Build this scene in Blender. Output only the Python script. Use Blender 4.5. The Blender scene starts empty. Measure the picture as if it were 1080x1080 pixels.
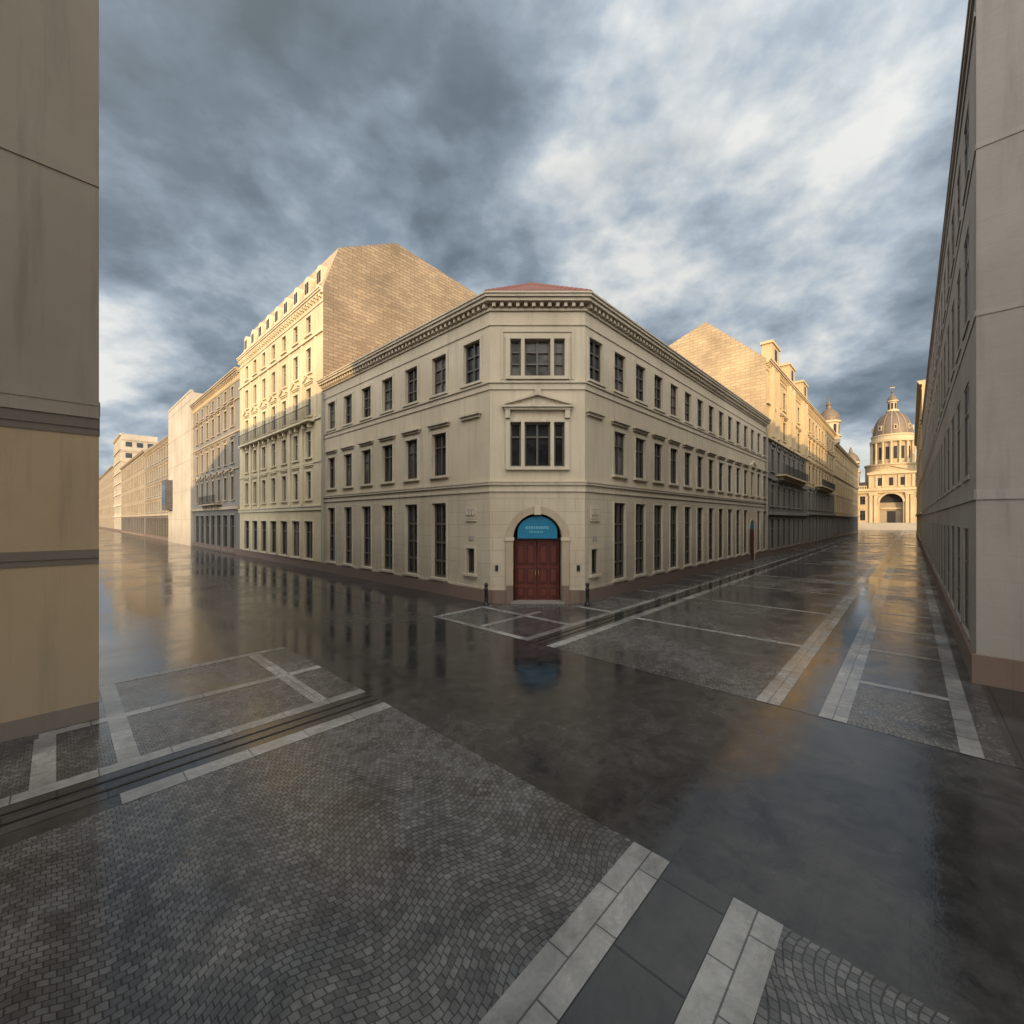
import bpy, math, random
from mathutils import Vector
random.seed(7)
RX,RY=420/614.82,449/614.82
LX,LY=-RY,RX
T22L,T22R=0.395,0.434
def W(u,v,z=0.0): return (RX*u+LX*v, RY*u+LY*v, z)
scene=bpy.context.scene

# ---------------------------------------------------------------- materials
def nt(name):
    m=bpy.data.materials.new(name); m.use_nodes=True
    t=m.node_tree; t.nodes.clear()
    o=t.nodes.new('ShaderNodeOutputMaterial'); b=t.nodes.new('ShaderNodeBsdfPrincipled')
    t.links.new(b.outputs[0],o.inputs[0]); return m,t,b
def N(t,k,**kw):
    n=t.nodes.new(k)
    for a,v in kw.items(): setattr(n,a,v)
    return n
def mapping(t,scale,rot=(0,0,0),src='UV'):
    c=N(t,'ShaderNodeTexCoord'); m=N(t,'ShaderNodeMapping')
    m.inputs['Scale'].default_value=scale; m.inputs['Rotation'].default_value=rot
    t.links.new(c.outputs[src],m.inputs[0]); return m.outputs[0]
def noise(t,vec,scale,detail=5,rough=.55,dist=0):
    n=N(t,'ShaderNodeTexNoise'); n.inputs['Scale'].default_value=scale
    n.inputs['Detail'].default_value=detail; n.inputs['Roughness'].default_value=rough
    n.inputs['Distortion'].default_value=dist
    t.links.new(vec,n.inputs['Vector']); return n.outputs['Fac']
def ramp(t,fac,stops):
    r=N(t,'ShaderNodeValToRGB'); e=r.color_ramp.elements
    while len(e)<len(stops): e.new(.5)
    for i,(p,c) in enumerate(stops):
        e[i].position=p
        if not isinstance(c,(tuple,list)): c=(c,c,c)
        e[i].color=(*c,1)
    t.links.new(fac,r.inputs[0]); return r.outputs[0]
def mixc(t,a,b,fac,mode='MIX'):
    m=N(t,'ShaderNodeMix',data_type='RGBA',blend_type=mode)
    for s,v in ((0,fac),(6,a),(7,b)):
        if hasattr(v,'links') : t.links.new(v,m.inputs[s])
        elif s==0: m.inputs[0].default_value=v
        else: m.inputs[s].default_value=(*v,1)
    return m.outputs[2]
def bump(t,b,h,strength,dist=.02,prev=None):
    n=N(t,'ShaderNodeBump'); n.inputs['Strength'].default_value=strength
    n.inputs['Distance'].default_value=dist
    t.links.new(h,n.inputs['Height'])
    if prev: t.links.new(prev,n.inputs['Normal'])
    t.links.new(n.outputs[0],b.inputs['Normal']); return n.outputs[0]

def stucco(name,base,joints=0,rough=.85,dirt=.6,jscale=(1.4,.55)):
    m,t,b=nt(name); v=mapping(t,(1,1,1))
    big=noise(t,v,.22,5,.6); fine=noise(t,v,9,5,.7)
    st=noise(t,mapping(t,(1.6,.12,1)),1.6,5,.65)
    c=mixc(t,tuple(x*1.05 for x in base),(base[0]*.80,base[1]*.78,base[2]*.75),ramp(t,big,[(.35,0),(.7,1)]))
    d=tuple(x*(1-dirt*.5) for x in base)
    c=mixc(t,c,d,ramp(t,st,[(.5,0.),(.76,.8)]))
    c=mixc(t,c,mixc(t,(1,1,1),(.8,.8,.8),fine),.5,'MULTIPLY')
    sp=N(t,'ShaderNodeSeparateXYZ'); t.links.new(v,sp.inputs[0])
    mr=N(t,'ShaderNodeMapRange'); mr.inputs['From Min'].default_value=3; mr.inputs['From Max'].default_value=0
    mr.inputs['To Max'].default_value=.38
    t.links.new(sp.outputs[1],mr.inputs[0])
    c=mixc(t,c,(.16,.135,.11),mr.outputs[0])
    pr=None
    if joints:
        br=N(t,'ShaderNodeTexBrick'); br.inputs['Scale'].default_value=1
        br.inputs['Brick Width'].default_value=jscale[0]; br.inputs['Row Height'].default_value=jscale[1]
        br.inputs['Mortar Size'].default_value=.015; br.inputs['Mortar Smooth'].default_value=.4
        br.inputs['Color1'].default_value=(1,1,1,1); br.inputs['Color2'].default_value=(.93,.93,.92,1)
        br.inputs['Mortar'].default_value=(.72,.7,.68,1)
        t.links.new(v,br.inputs[0])
        c=mixc(t,c,br.outputs['Color'],joints,'MULTIPLY')
        inv=N(t,'ShaderNodeMath',operation='SUBTRACT'); inv.inputs[0].default_value=1
        t.links.new(br.outputs['Fac'],inv.inputs[1])
        pr=bump(t,b,inv.outputs[0],.5*joints,.03)
    bump(t,b,fine,.25,.02,pr)
    t.links.new(c,b.inputs['Base Color']); b.inputs['Roughness'].default_value=rough
    return m
def brickm(name,c1,c2,mo,w=.5,h=.2,ms=.02,rough=.9):
    m,t,b=nt(name); v=mapping(t,(1,1,1))
    br=N(t,'ShaderNodeTexBrick'); br.inputs['Scale'].default_value=1
    br.inputs['Brick Width'].default_value=w; br.inputs['Row Height'].default_value=h
    br.inputs['Mortar Size'].default_value=ms; br.inputs['Mortar Smooth'].default_value=.3
    br.inputs['Color1'].default_value=(*c1,1); br.inputs['Color2'].default_value=(*c2,1)
    br.inputs['Mortar'].default_value=(*mo,1)
    t.links.new(v,br.inputs[0])
    big=noise(t,v,.3,6,.6)
    c=mixc(t,br.outputs['Color'],ramp(t,big,[(.3,.65),(.7,1.08)]),1,'MULTIPLY')
    t.links.new(c,b.inputs['Base Color']); b.inputs['Roughness'].default_value=rough
    inv=N(t,'ShaderNodeMath',operation='SUBTRACT'); inv.inputs[0].default_value=1
    t.links.new(br.outputs['Fac'],inv.inputs[1]); bump(t,b,inv.outputs[0],.6,.03)
    return m
def simple(name,c,rough=.6,metal=0,var=.25,sc=3,bs=.15):
    m,t,b=nt(name); v=mapping(t,(1,1,1)); n=noise(t,v,sc,5)
    cc=mixc(t,c,tuple(x*(1-var) for x in c),n)
    t.links.new(cc,b.inputs['Base Color']); b.inputs['Roughness'].default_value=rough
    b.inputs['Metallic'].default_value=metal; bump(t,b,n,bs,.01); return m
def glassm(name,c,rough=.06):
    m,t,b=nt(name); v=mapping(t,(1,1,1)); n=noise(t,v,.9,3)
    t.links.new(mixc(t,c,tuple(x*.35 for x in c),ramp(t,n,[(.4,0),(.6,1)])),b.inputs['Base Color'])
    b.inputs['Roughness'].default_value=rough; b.inputs['IOR'].default_value=1.5
    bump(t,b,noise(t,v,1.2,2),.12,.05); return m

M={}
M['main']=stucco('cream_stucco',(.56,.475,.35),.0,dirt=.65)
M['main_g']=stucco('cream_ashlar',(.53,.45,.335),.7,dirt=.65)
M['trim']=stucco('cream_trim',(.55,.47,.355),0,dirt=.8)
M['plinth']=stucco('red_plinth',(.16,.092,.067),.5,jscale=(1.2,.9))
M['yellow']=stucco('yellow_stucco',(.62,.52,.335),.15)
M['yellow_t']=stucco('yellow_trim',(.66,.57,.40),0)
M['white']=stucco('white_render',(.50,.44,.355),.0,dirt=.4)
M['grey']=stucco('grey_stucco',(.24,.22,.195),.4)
M['dgrey']=stucco('shaded_grey_ashlar',(.17,.155,.14),.8,jscale=(1.1,.45))  # lower-floor grey with street shade put into the colour
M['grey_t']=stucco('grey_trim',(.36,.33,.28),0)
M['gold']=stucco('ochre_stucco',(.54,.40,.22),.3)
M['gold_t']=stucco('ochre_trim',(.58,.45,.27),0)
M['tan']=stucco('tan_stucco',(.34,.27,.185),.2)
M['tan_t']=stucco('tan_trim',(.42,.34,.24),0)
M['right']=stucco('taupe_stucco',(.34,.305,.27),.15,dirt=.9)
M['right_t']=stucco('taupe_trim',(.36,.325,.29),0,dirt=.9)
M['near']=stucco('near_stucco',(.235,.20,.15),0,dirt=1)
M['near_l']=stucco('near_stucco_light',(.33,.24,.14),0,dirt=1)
M['near_t']=stucco('near_trim_shade',(.13,.105,.08),0,dirt=1)  # trim brown; on the mouldings their shadow is put into this tone
M['brick']=brickm('pale_brick',(.39,.295,.19),(.29,.215,.14),(.23,.18,.13),.7,.24,.03)
M['brick2']=brickm('warm_brick',(.54,.41,.245),(.45,.335,.20),(.36,.28,.18),.9,.3,.03)
M['mansard']=brickm('mansard_tile',(.50,.40,.26),(.42,.33,.21),(.3,.24,.17),.6,.25,.02)
M['tile']=brickm('red_roof_tile',(.36,.13,.09),(.27,.10,.07),(.12,.06,.05),.3,.25,.03)
M['slate']=brickm('slate_roof',(.13,.12,.12),(.09,.09,.095),(.04,.04,.04),.4,.25,.02,.6)
M['frame']=simple('window_frame_paint',(.10,.085,.07),.5)
M['framew']=simple('window_frame_light',(.28,.255,.22),.5)
M['glass']=glassm('window_glass',(.03,.033,.036))
M['glassc']=glassm('curtained_glass',(.15,.145,.13),.12)
M['door']=simple('red_brown_door',(.15,.030,.019),.45,0,.6,2)
M['door_d']=simple('red_brown_door_panel',(.08,.017,.011),.5,0,.5,2)
M['dark']=simple('dark_interior',(.02,.018,.016),.8)
M['iron']=simple('black_iron',(.03,.03,.032),.45,.6)
M['blue']=simple('blue_sign_paint',(.015,.19,.33),.4,0,.4)
M['bluel']=simple('light_blue_lettering',(.12,.33,.44),.5,0,.1)
M['copper']=simple('dome_copper',(.20,.14,.09),.55,.2,.4,.5)
M['bas']=stucco('basilica_stone',(.48,.36,.21),.3,dirt=.6)
M['bast']=stucco('basilica_trim',(.52,.405,.25),0,dirt=.6)
M['giltm']=simple('gilded_metal',(.7,.5,.2),.35,.8)

# wet ground materials
def wet(name,kind):
    m,t,b=nt(name); v=mapping(t,(1,1,1))
    pud=noise(t,v,.26,5,.6,.6); pud2=noise(t,v,1.5,6,.65)
    fine=noise(t,v,30,4,.7); med=noise(t,v,3.0,7,.68,.3)
    mm=N(t,'ShaderNodeMath',operation='MULTIPLY_ADD'); mm.inputs[1].default_value=.45
    t.links.new(pud2,mm.inputs[0]); t.links.new(pud,mm.inputs[2])
    wetm=ramp(t,mm.outputs[0],[(.62,0),(.80,1)])  # 1 = puddle
    def brick(bw,bh,ms,c1,c2,mo,vec,sm=.1):
        br=N(t,'ShaderNodeTexBrick'); br.inputs['Scale'].default_value=1
        br.inputs['Brick Width'].default_value=bw; br.inputs['Row Height'].default_value=bh
        br.inputs['Mortar Size'].default_value=ms; br.inputs['Mortar Smooth'].default_value=sm
        br.inputs['Color1'].default_value=(*c1,1); br.inputs['Color2'].default_value=(*c2,1)
        br.inputs['Mortar'].default_value=(*mo,1); t.links.new(vec,br.inputs[0]); return br
    if kind=='asphalt':
        br=brick(1.0,.6,.008,(1,1,1),(.85,.85,.85),(.65,.65,.65),v)
        c=mixc(t,(.020,.020,.021),(.062,.059,.056),ramp(t,med,[(.35,0),(.68,1)]))
        c=mixc(t,c,br.outputs['Color'],.5,'MULTIPLY')
        r0,r1,bs=.22,.08,.22; h=fine; hd=.005; sl=.52
    elif kind=='slab':
        br=brick(.9,.6,.012,(.06,.057,.054),(.042,.041,.04),(.018,.018,.018),v)
        c=mixc(t,br.outputs['Color'],ramp(t,med,[(.3,.6),(.7,1.2)]),1,'MULTIPLY')
        r0,r1,bs=.18,.07,.2; h=fine; hd=.005; sl=.6
    elif kind=='cobble':
        sep=N(t,'ShaderNodeSeparateXYZ'); t.links.new(v,sep.inputs[0])
        s=N(t,'ShaderNodeMath',operation='SINE'); k=N(t,'ShaderNodeMath',operation='MULTIPLY'); k.inputs[1].default_value=2*math.pi/1.5
        t.links.new(sep.outputs[0],k.inputs[0]); t.links.new(k.outputs[0],s.inputs[0])
        a=N(t,'ShaderNodeMath',operation='MULTIPLY_ADD'); a.inputs[1].default_value=.12
        t.links.new(s.outputs[0],a.inputs[0]); t.links.new(sep.outputs[1],a.inputs[2])
        wob=noise(t,v,4,2); wm=N(t,'ShaderNodeMath',operation='MULTIPLY_ADD'); wm.inputs[1].default_value=.07
        t.links.new(wob,wm.inputs[0]); t.links.new(a.outputs[0],wm.inputs[2])
        cmb=N(t,'ShaderNodeCombineXYZ'); t.links.new(sep.outputs[0],cmb.inputs[0]); t.links.new(wm.outputs[0],cmb.inputs[1])
        br=brick(.074,.068,.009,(.15,.147,.14),(.078,.077,.075),(.034,.033,.032),cmb.outputs[0],.9)
        c=mixc(t,br.outputs['Color'],ramp(t,med,[(.3,.45),(.7,1.25)]),1,'MULTIPLY')
        inv=N(t,'ShaderNodeMath',operation='SUBTRACT'); inv.inputs[0].default_value=1
        t.links.new(br.outputs['Fac'],inv.inputs[1]); h=inv.outputs[0]
        r0,r1,bs=.28,.11,.36; hd=.006; sl=.6
    else:
        br=brick(.8,.5,.008,(.35,.34,.315),(.26,.255,.24),(.10,.10,.09),v)
        c=mixc(t,br.outputs['Color'],ramp(t,med,[(.3,.5),(.7,1.15)]),1,'MULTIPLY')
        r0,r1,bs=.30,.12,.25; h=fine; hd=.005; sl=.5
    c=mixc(t,c,mixc(t,c,(.6,.6,.62),1,'MULTIPLY'),wetm)
    t.links.new(c,b.inputs['Base Color'])
    rr=ramp(t,wetm,[(0,r0),(1,r1)])
    rv=mixc(t,rr,ramp(t,med,[(.3,.6),(.75,1.6)]),1,'MULTIPLY')
    t.links.new(rv,b.inputs['Roughness'])
    st=N(t,'ShaderNodeMath',operation='MULTIPLY_ADD'); st.inputs[1].default_value=-bs*.8; st.inputs[2].default_value=bs
    t.links.new(wetm,st.inputs[0])
    n=N(t,'ShaderNodeBump'); n.inputs['Distance'].default_value=hd
    t.links.new(st.outputs[0],n.inputs['Strength']); t.links.new(h,n.inputs['Height'])
    n2=N(t,'ShaderNodeBump'); n2.inputs['Distance'].default_value=.03; n2.inputs['Strength'].default_value=.12
    t.links.new(pud2,n2.inputs['Height']); t.links.new(n.outputs[0],n2.inputs['Normal'])
    t.links.new(n2.outputs[0],b.inputs['Normal'])
    b.inputs['IOR'].default_value=1.42; b.inputs['Specular IOR Level'].default_value=sl
    return m
M['asphalt']=wet('wet_asphalt','asphalt'); M['slab']=wet('wet_slabs','slab')
M['cobble']=wet('wet_cobbles','cobble'); M['strip']=wet('wet_light_stone','strip')

# ---------------------------------------------------------------- mesh helpers
class Bld:
    def __init__(s,name):
        s.name=name; s.g={}
        s.e=bpy.data.objects.new(name,None); scene.collection.objects.link(s.e)
    def add(s,part,mat,pts,uvs):
        V,F,U=s.g.setdefault((part,mat),([],[],[]))
        i=len(V); V.extend(pts); F.append(tuple(range(i,i+len(pts)))); U.append(uvs)
    def done(s):
        for (part,mat),(V,F,U) in s.g.items():
            me=bpy.data.meshes.new(part); me.from_pydata(V,[],F); me.materials.append(M[mat])
            uv=me.uv_layers.new(name='UVMap'); k=0
            for u in U:
                for c in u: uv.data[k].uv=c; k+=1
            o=bpy.data.objects.new(part,me); o.parent=s.e; scene.collection.objects.link(o)
class Fr:
    """wall frame: a along the wall, z up, o outwards. world xy."""
    def __init__(s,org,d,n,off=0): s.o=org; s.d=d; s.n=n; s.off=off
    def p(s,a,z,o): return (s.o[0]+s.d[0]*a+s.n[0]*o, s.o[1]+s.d[1]*a+s.n[1]*o, z)
Rv=(RX,RY); Lv=(LX,LY); nR=(-RX,-RY); nL=(-LX,-LY)
def quad(b,part,mat,f,pts):
    b.add(part,mat,[f.p(*q) for q in pts],[(q[0]+q[2]+f.off,q[1]+q[2]*.3) for q in pts])
def box(b,part,mat,f,a0,a1,z0,z1,o0,o1,m0=0,m1=0):
    A0,A1=a0-o1*m0,a1+o1*m1; B0,B1=a0-o0*m0,a1+o0*m1
    quad(b,part,mat,f,[(A0,z0,o1),(A1,z0,o1),(A1,z1,o1),(A0,z1,o1)])
    quad(b,part,mat,f,[(B0,z1,o0),(A0,z1,o1),(A1,z1,o1),(B1,z1,o0)])
    quad(b,part,mat,f,[(B0,z0,o0),(B1,z0,o0),(A1,z0,o1),(A0,z0,o1)])
    quad(b,part,mat,f,[(B0,z0,o0),(A0,z0,o1),(A0,z1,o1),(B0,z1,o0)])
    quad(b,part,mat,f,[(B1,z0,o0),(B1,z1,o0),(A1,z1,o1),(A1,z0,o1)])
def wall(b,mat,f,a0,a1,z0,z1,ops,part='walls'):
    ops=[o for o in ops if o[2]<z1 and o[3]>z0]
    zs=sorted({z0,z1}|{min(max(x,z0),z1) for o in ops for x in (o[2],o[3])})
    for i in range(len(zs)-1):
        q0,q1=zs[i],zs[i+1]
        if q1-q0<1e-5: continue
        hs=sorted((o[0],o[1]) for o in ops if o[2]<q1-1e-6 and o[3]>q0+1e-6)
        c=a0
        for h0,h1 in hs+[(a1,a1)]:
            if h0-c>1e-5: quad(b,part,mat,f,[(c,q0,0),(h0,q0,0),(h0,q1,0),(c,q1,0)])
            c=max(c,h1)
def window(b,f,a0,a1,z0,z1,wm,tm,st):
    d=st.get('depth',.2); fm=st.get('frame','frame')
    for pts in ([(a0,z0,0),(a0,z0,-d),(a0,z1,-d),(a0,z1,0)],[(a1,z0,0),(a1,z1,0),(a1,z1,-d),(a1,z0,-d)],
                [(a0,z1,0),(a0,z1,-d),(a1,z1,-d),(a1,z1,0)],[(a0,z0,0),(a1,z0,0),(a1,z0,-d),(a0,z0,-d)]):
        quad(b,'walls',wm,f,pts)
    g='glassc' if random.random()<st.get('curt',.22) else 'glass'
    quad(b,'windows_'+g,g,f,[(a0,z0,-d),(a1,z0,-d),(a1,z1,-d),(a0,z1,-d)])
    if st.get('lod',0)<2:
        e=st.get('ft',.07); am=(a0+a1)/2; h=z1-z0; fo0,fo1=-d+.004,-d+min(.07,d*.5)
        box(b,'window_frames',fm,f,a0,a0+e,z0,z1,fo0,fo1); box(b,'window_frames',fm,f,a1-e,a1,z0,z1,fo0,fo1)
        box(b,'window_frames',fm,f,a0+e,a1-e,z1-e,z1,fo0,fo1); box(b,'window_frames',fm,f,a0+e,a1-e,z0,z0+e,fo0,fo1)
        if not st.get('nomull'): box(b,'window_frames',fm,f,am-e*.6,am+e*.6,z0+e,z1-e,fo0,fo1+.004)
        for r in st.get('trans',(.68,)):
            zz=z0+h*r; box(b,'window_frames',fm,f,a0+e,a1-e,zz-e*.5,zz+e*.5,fo0,fo1+.008)
    lod=st.get('lod',0); j=st.get('jamb',.14); jo=st.get('jo',.05)
    if j and lod<2:
        box(b,'window_surrounds',tm,f,a0-j,a0,z0,z1+j,.002,jo); box(b,'window_surrounds',tm,f,a1,a1+j,z0,z1+j,.002,jo)
        box(b,'window_surrounds',tm,f,a0,a1,z1,z1+j,.002,jo)
    so=st.get('sillo',.14)
    if st.get('sill',1): box(b,'window_sills',tm,f,a0-.18,a1+.18,z0-.11,z0-.004,.003,so)
    hd=st.get('hood')
    if hd:
        zt=z1+j+.16; ho=st.get('hoodo',.22)
        box(b,'window_hoods',tm,f,a0-.2,a1+.2,zt,zt+.10,.003,ho*.5); box(b,'window_hoods',tm,f,a0-.28,a1+.28,zt+.10,zt+.18,.003,ho)
        if lod<2 and not st.get('nobr'):
            for s in (a0-.2,a1+.06): box(b,'window_hoods',tm,f,s,s+.14,zt-.3,zt-.002,.003,.11)
        if hd==2:
            am=(a0+a1)/2; z=zt+.182; w=(a1-a0)/2+.28
            pediment(b,f,am,w,z,.38,.20,tm)
def pediment(b,f,am,w,z,h,o,tm):
    n='pediments'
    quad(b,n,tm,f,[(am-w,z,o*.4),(am+w,z,o*.4),(am,z+h,o*.4)])
    t=.09
    for s in (-1,1):
        quad(b,n,tm,f,[(am+s*w,z,o),(am+s*w,z+t,o),(am,z+h+t,o),(am,z+h,o)])
        quad(b,n,tm,f,[(am+s*w,z+t,0),(am,z+h+t,0),(am,z+h+t,o),(am+s*w,z+t,o)])
        quad(b,n,tm,f,[(am+s*w,z,0.003),(am,z+h,0.003),(am,z+h,o),(am+s*w,z,o)])
def arch(b,f,ac,r,zs,zt,d,wm,tm,ring=.22,n=20,ringo=.10,back=None):
    P=[(ac-r*math.cos(math.pi*i/n),zs+r*math.sin(math.pi*i/n)) for i in range(n+1)]
    Q=[(ac-(r+ring)*math.cos(math.pi*i/n),zs+(r+ring)*math.sin(math.pi*i/n)) for i in range(n+1)]
    for i in range(n):
        (x0,y0),(x1,y1)=P[i],P[i+1]
        quad(b,'walls',wm,f,[(x0,y0,0),(x1,y1,0),(x1,zt,0),(x0,zt,0)])
        quad(b,'walls',wm,f,[(x0,y0,0),(x1,y1,0),(x1,y1,-d),(x0,y0,-d)])
        (u0,w0),(u1,w1)=Q[i],Q[i+1]
        quad(b,'arch_ring',tm,f,[(x0,y0,ringo),(x1,y1,ringo),(u1,w1,ringo),(u0,w0,ringo)])
        quad(b,'arch_ring',tm,f,[(u0,w0,0),(u1,w1,0),(u1,w1,ringo),(u0,w0,ringo)])
        quad(b,'arch_ring',tm,f,[(x0,y0,0),(x1,y1,0),(x1,y1,ringo),(x0,y0,ringo)])
        if back: quad(b,'arch_back',back,f,[(x0,zs,-d),(x1,zs,-d),(x1,y1,-d),(x0,y0,-d)])
def cornice(b,f,a0,a1,h,tm,steps,m0=0,m1=0,dent=0,dz=.3,do=.25):
    for z0,z1,o in steps: box(b,'cornice',tm,f,a0,a1,h+z0,h+z1-.002,.003,o,m0,m1)
    if dent:
        n=int((a1-a0)/dent); s=(a1-a0)/n
        for i in range(n):
            c=a0+(i+.5)*s; box(b,'cornice_brackets',tm,f,c-.07,c+.07,h+dz-.18,h+dz-.004,.004,do)
CORN=[(-1.05,-.95,.07),(-.45,-.30,.24),(-.30,-.14,.34),(-.14,0,.42)]

def row_windows(b,f,bays,floors,wm,tm):
    ops=[]
    for fl in floors:
        w=fl.get('w',1.0); skip=fl.get('skip',())
        for i,c in enumerate(bays):
            if i in skip: continue
            ops.append((c-w/2,c+w/2,fl['z'][0],fl['z'][1]))
            window(b,f,c-w/2,c+w/2,fl['z'][0],fl['z'][1],wm,tm,fl)
    return ops
def extr(b,f,length,prof,gm,rm,part='roof',g0=True,g1=True):
    base=[(0,0)]+prof+[(prof[-1][0],0)]
    for k,a in ((g0,0.003),(g1,length-.003)):
        if k:
            b.add('gable_wall',gm,[f.p(a,z,-i) for i,z in base],[(i,z) for i,z in base])
    for (i0,z0),(i1,z1) in zip(prof[:-1],prof[1:]):
        l=math.hypot(i1-i0,z1-z0)
        b.add(part,rm,[f.p(0,z0,-i0),f.p(length,z0,-i0),f.p(length,z1,-i1),f.p(0,z1,-i1)],[(0,0),(length,0),(length,l),(0,l)])
    i,z=prof[-1]
    b.add('back_wall',gm,[f.p(0,0,-i),f.p(length,0,-i),f.p(length,z,-i),f.p(0,z,-i)],[(0,0),(length,0),(length,z),(0,z)])
def generic(name,f,length,h,prof,floors,nb,wm,tm,gm,rm,strings=(),lod=1,plinth='plinth',margin=1.2,corn=CORN,ground=None,m0=0,m1=0,balc=None,pil=0,dent=.6,bo=.9):
    b=Bld(name)
    s=(length-2*margin)/nb; bays=[margin+s*(i+.5) for i in range(nb)]
    for fl in floors: fl.setdefault('lod',lod)
    gz=ground[1] if ground else 0
    ops=[]
    for fl in floors:
        ops+=row_windows(b,f,bays,[fl],ground[0] if ground and fl['z'][1]<gz else wm,(ground[2] if ground and len(ground)>2 and fl['z'][1]<gz else tm))
    if ground: wall(b,ground[0],f,0,length,0,gz,ops,'ground_floor_walls')
    wall(b,wm,f,0,length,gz,h,ops)
    box(b,'plinth',plinth,f,0,length,0,.6,.002,.07,m0,m1)
    for z,t,o in strings: box(b,'string_courses',ground[2] if ground and len(ground)>2 and z<gz else tm,f,0,length,z,z+t,.003,o,m0,m1)
    cornice(b,f,0,length,h,tm,corn,m0,m1,dent=dent if lod<2 else 0,dz=-.45,do=.22)
    if pil:
        for i in range(nb+1):
            c=margin+s*i; box(b,'pilasters',tm,f,c-.18,c+.18,pil[0],pil[1],.002,.07)
    if balc:
        z,i0,i1=balc; a0=bays[i0]-s*.45; a1=bays[i1]+s*.45
        box(b,'balcony_slab',tm,f,a0,a1,z-.14,z,.004,bo)
        box(b,'balcony_rail','iron',f,a0,a1,z+.92,z+.96,bo-.06,bo-.02)
        n=int((a1-a0)/.2)
        for k in range(n+1):
            c=a0+(a1-a0-.02)*k/n; box(b,'balcony_rail','iron',f,c,c+.018,z,z+.92,bo-.05,bo-.03)
        for k in range(i0,i1+1):
            for q in (-.5,.5): box(b,'balcony_brackets',tm,f,bays[k]+q-.1,bays[k]+q+.1,z-.5,z-.143,.004,bo*.6)
    extr(b,f,length,prof,gm,rm)
    return b,bays
def FL(u,v): return Fr(W(u,v)[:2],Lv,nR,v)
def FRt(u,v): return Fr(W(u,v)[:2],Rv,nL,u)
def FRr(u,v): return Fr(W(u,v)[:2],Rv,Lv,u)

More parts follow.
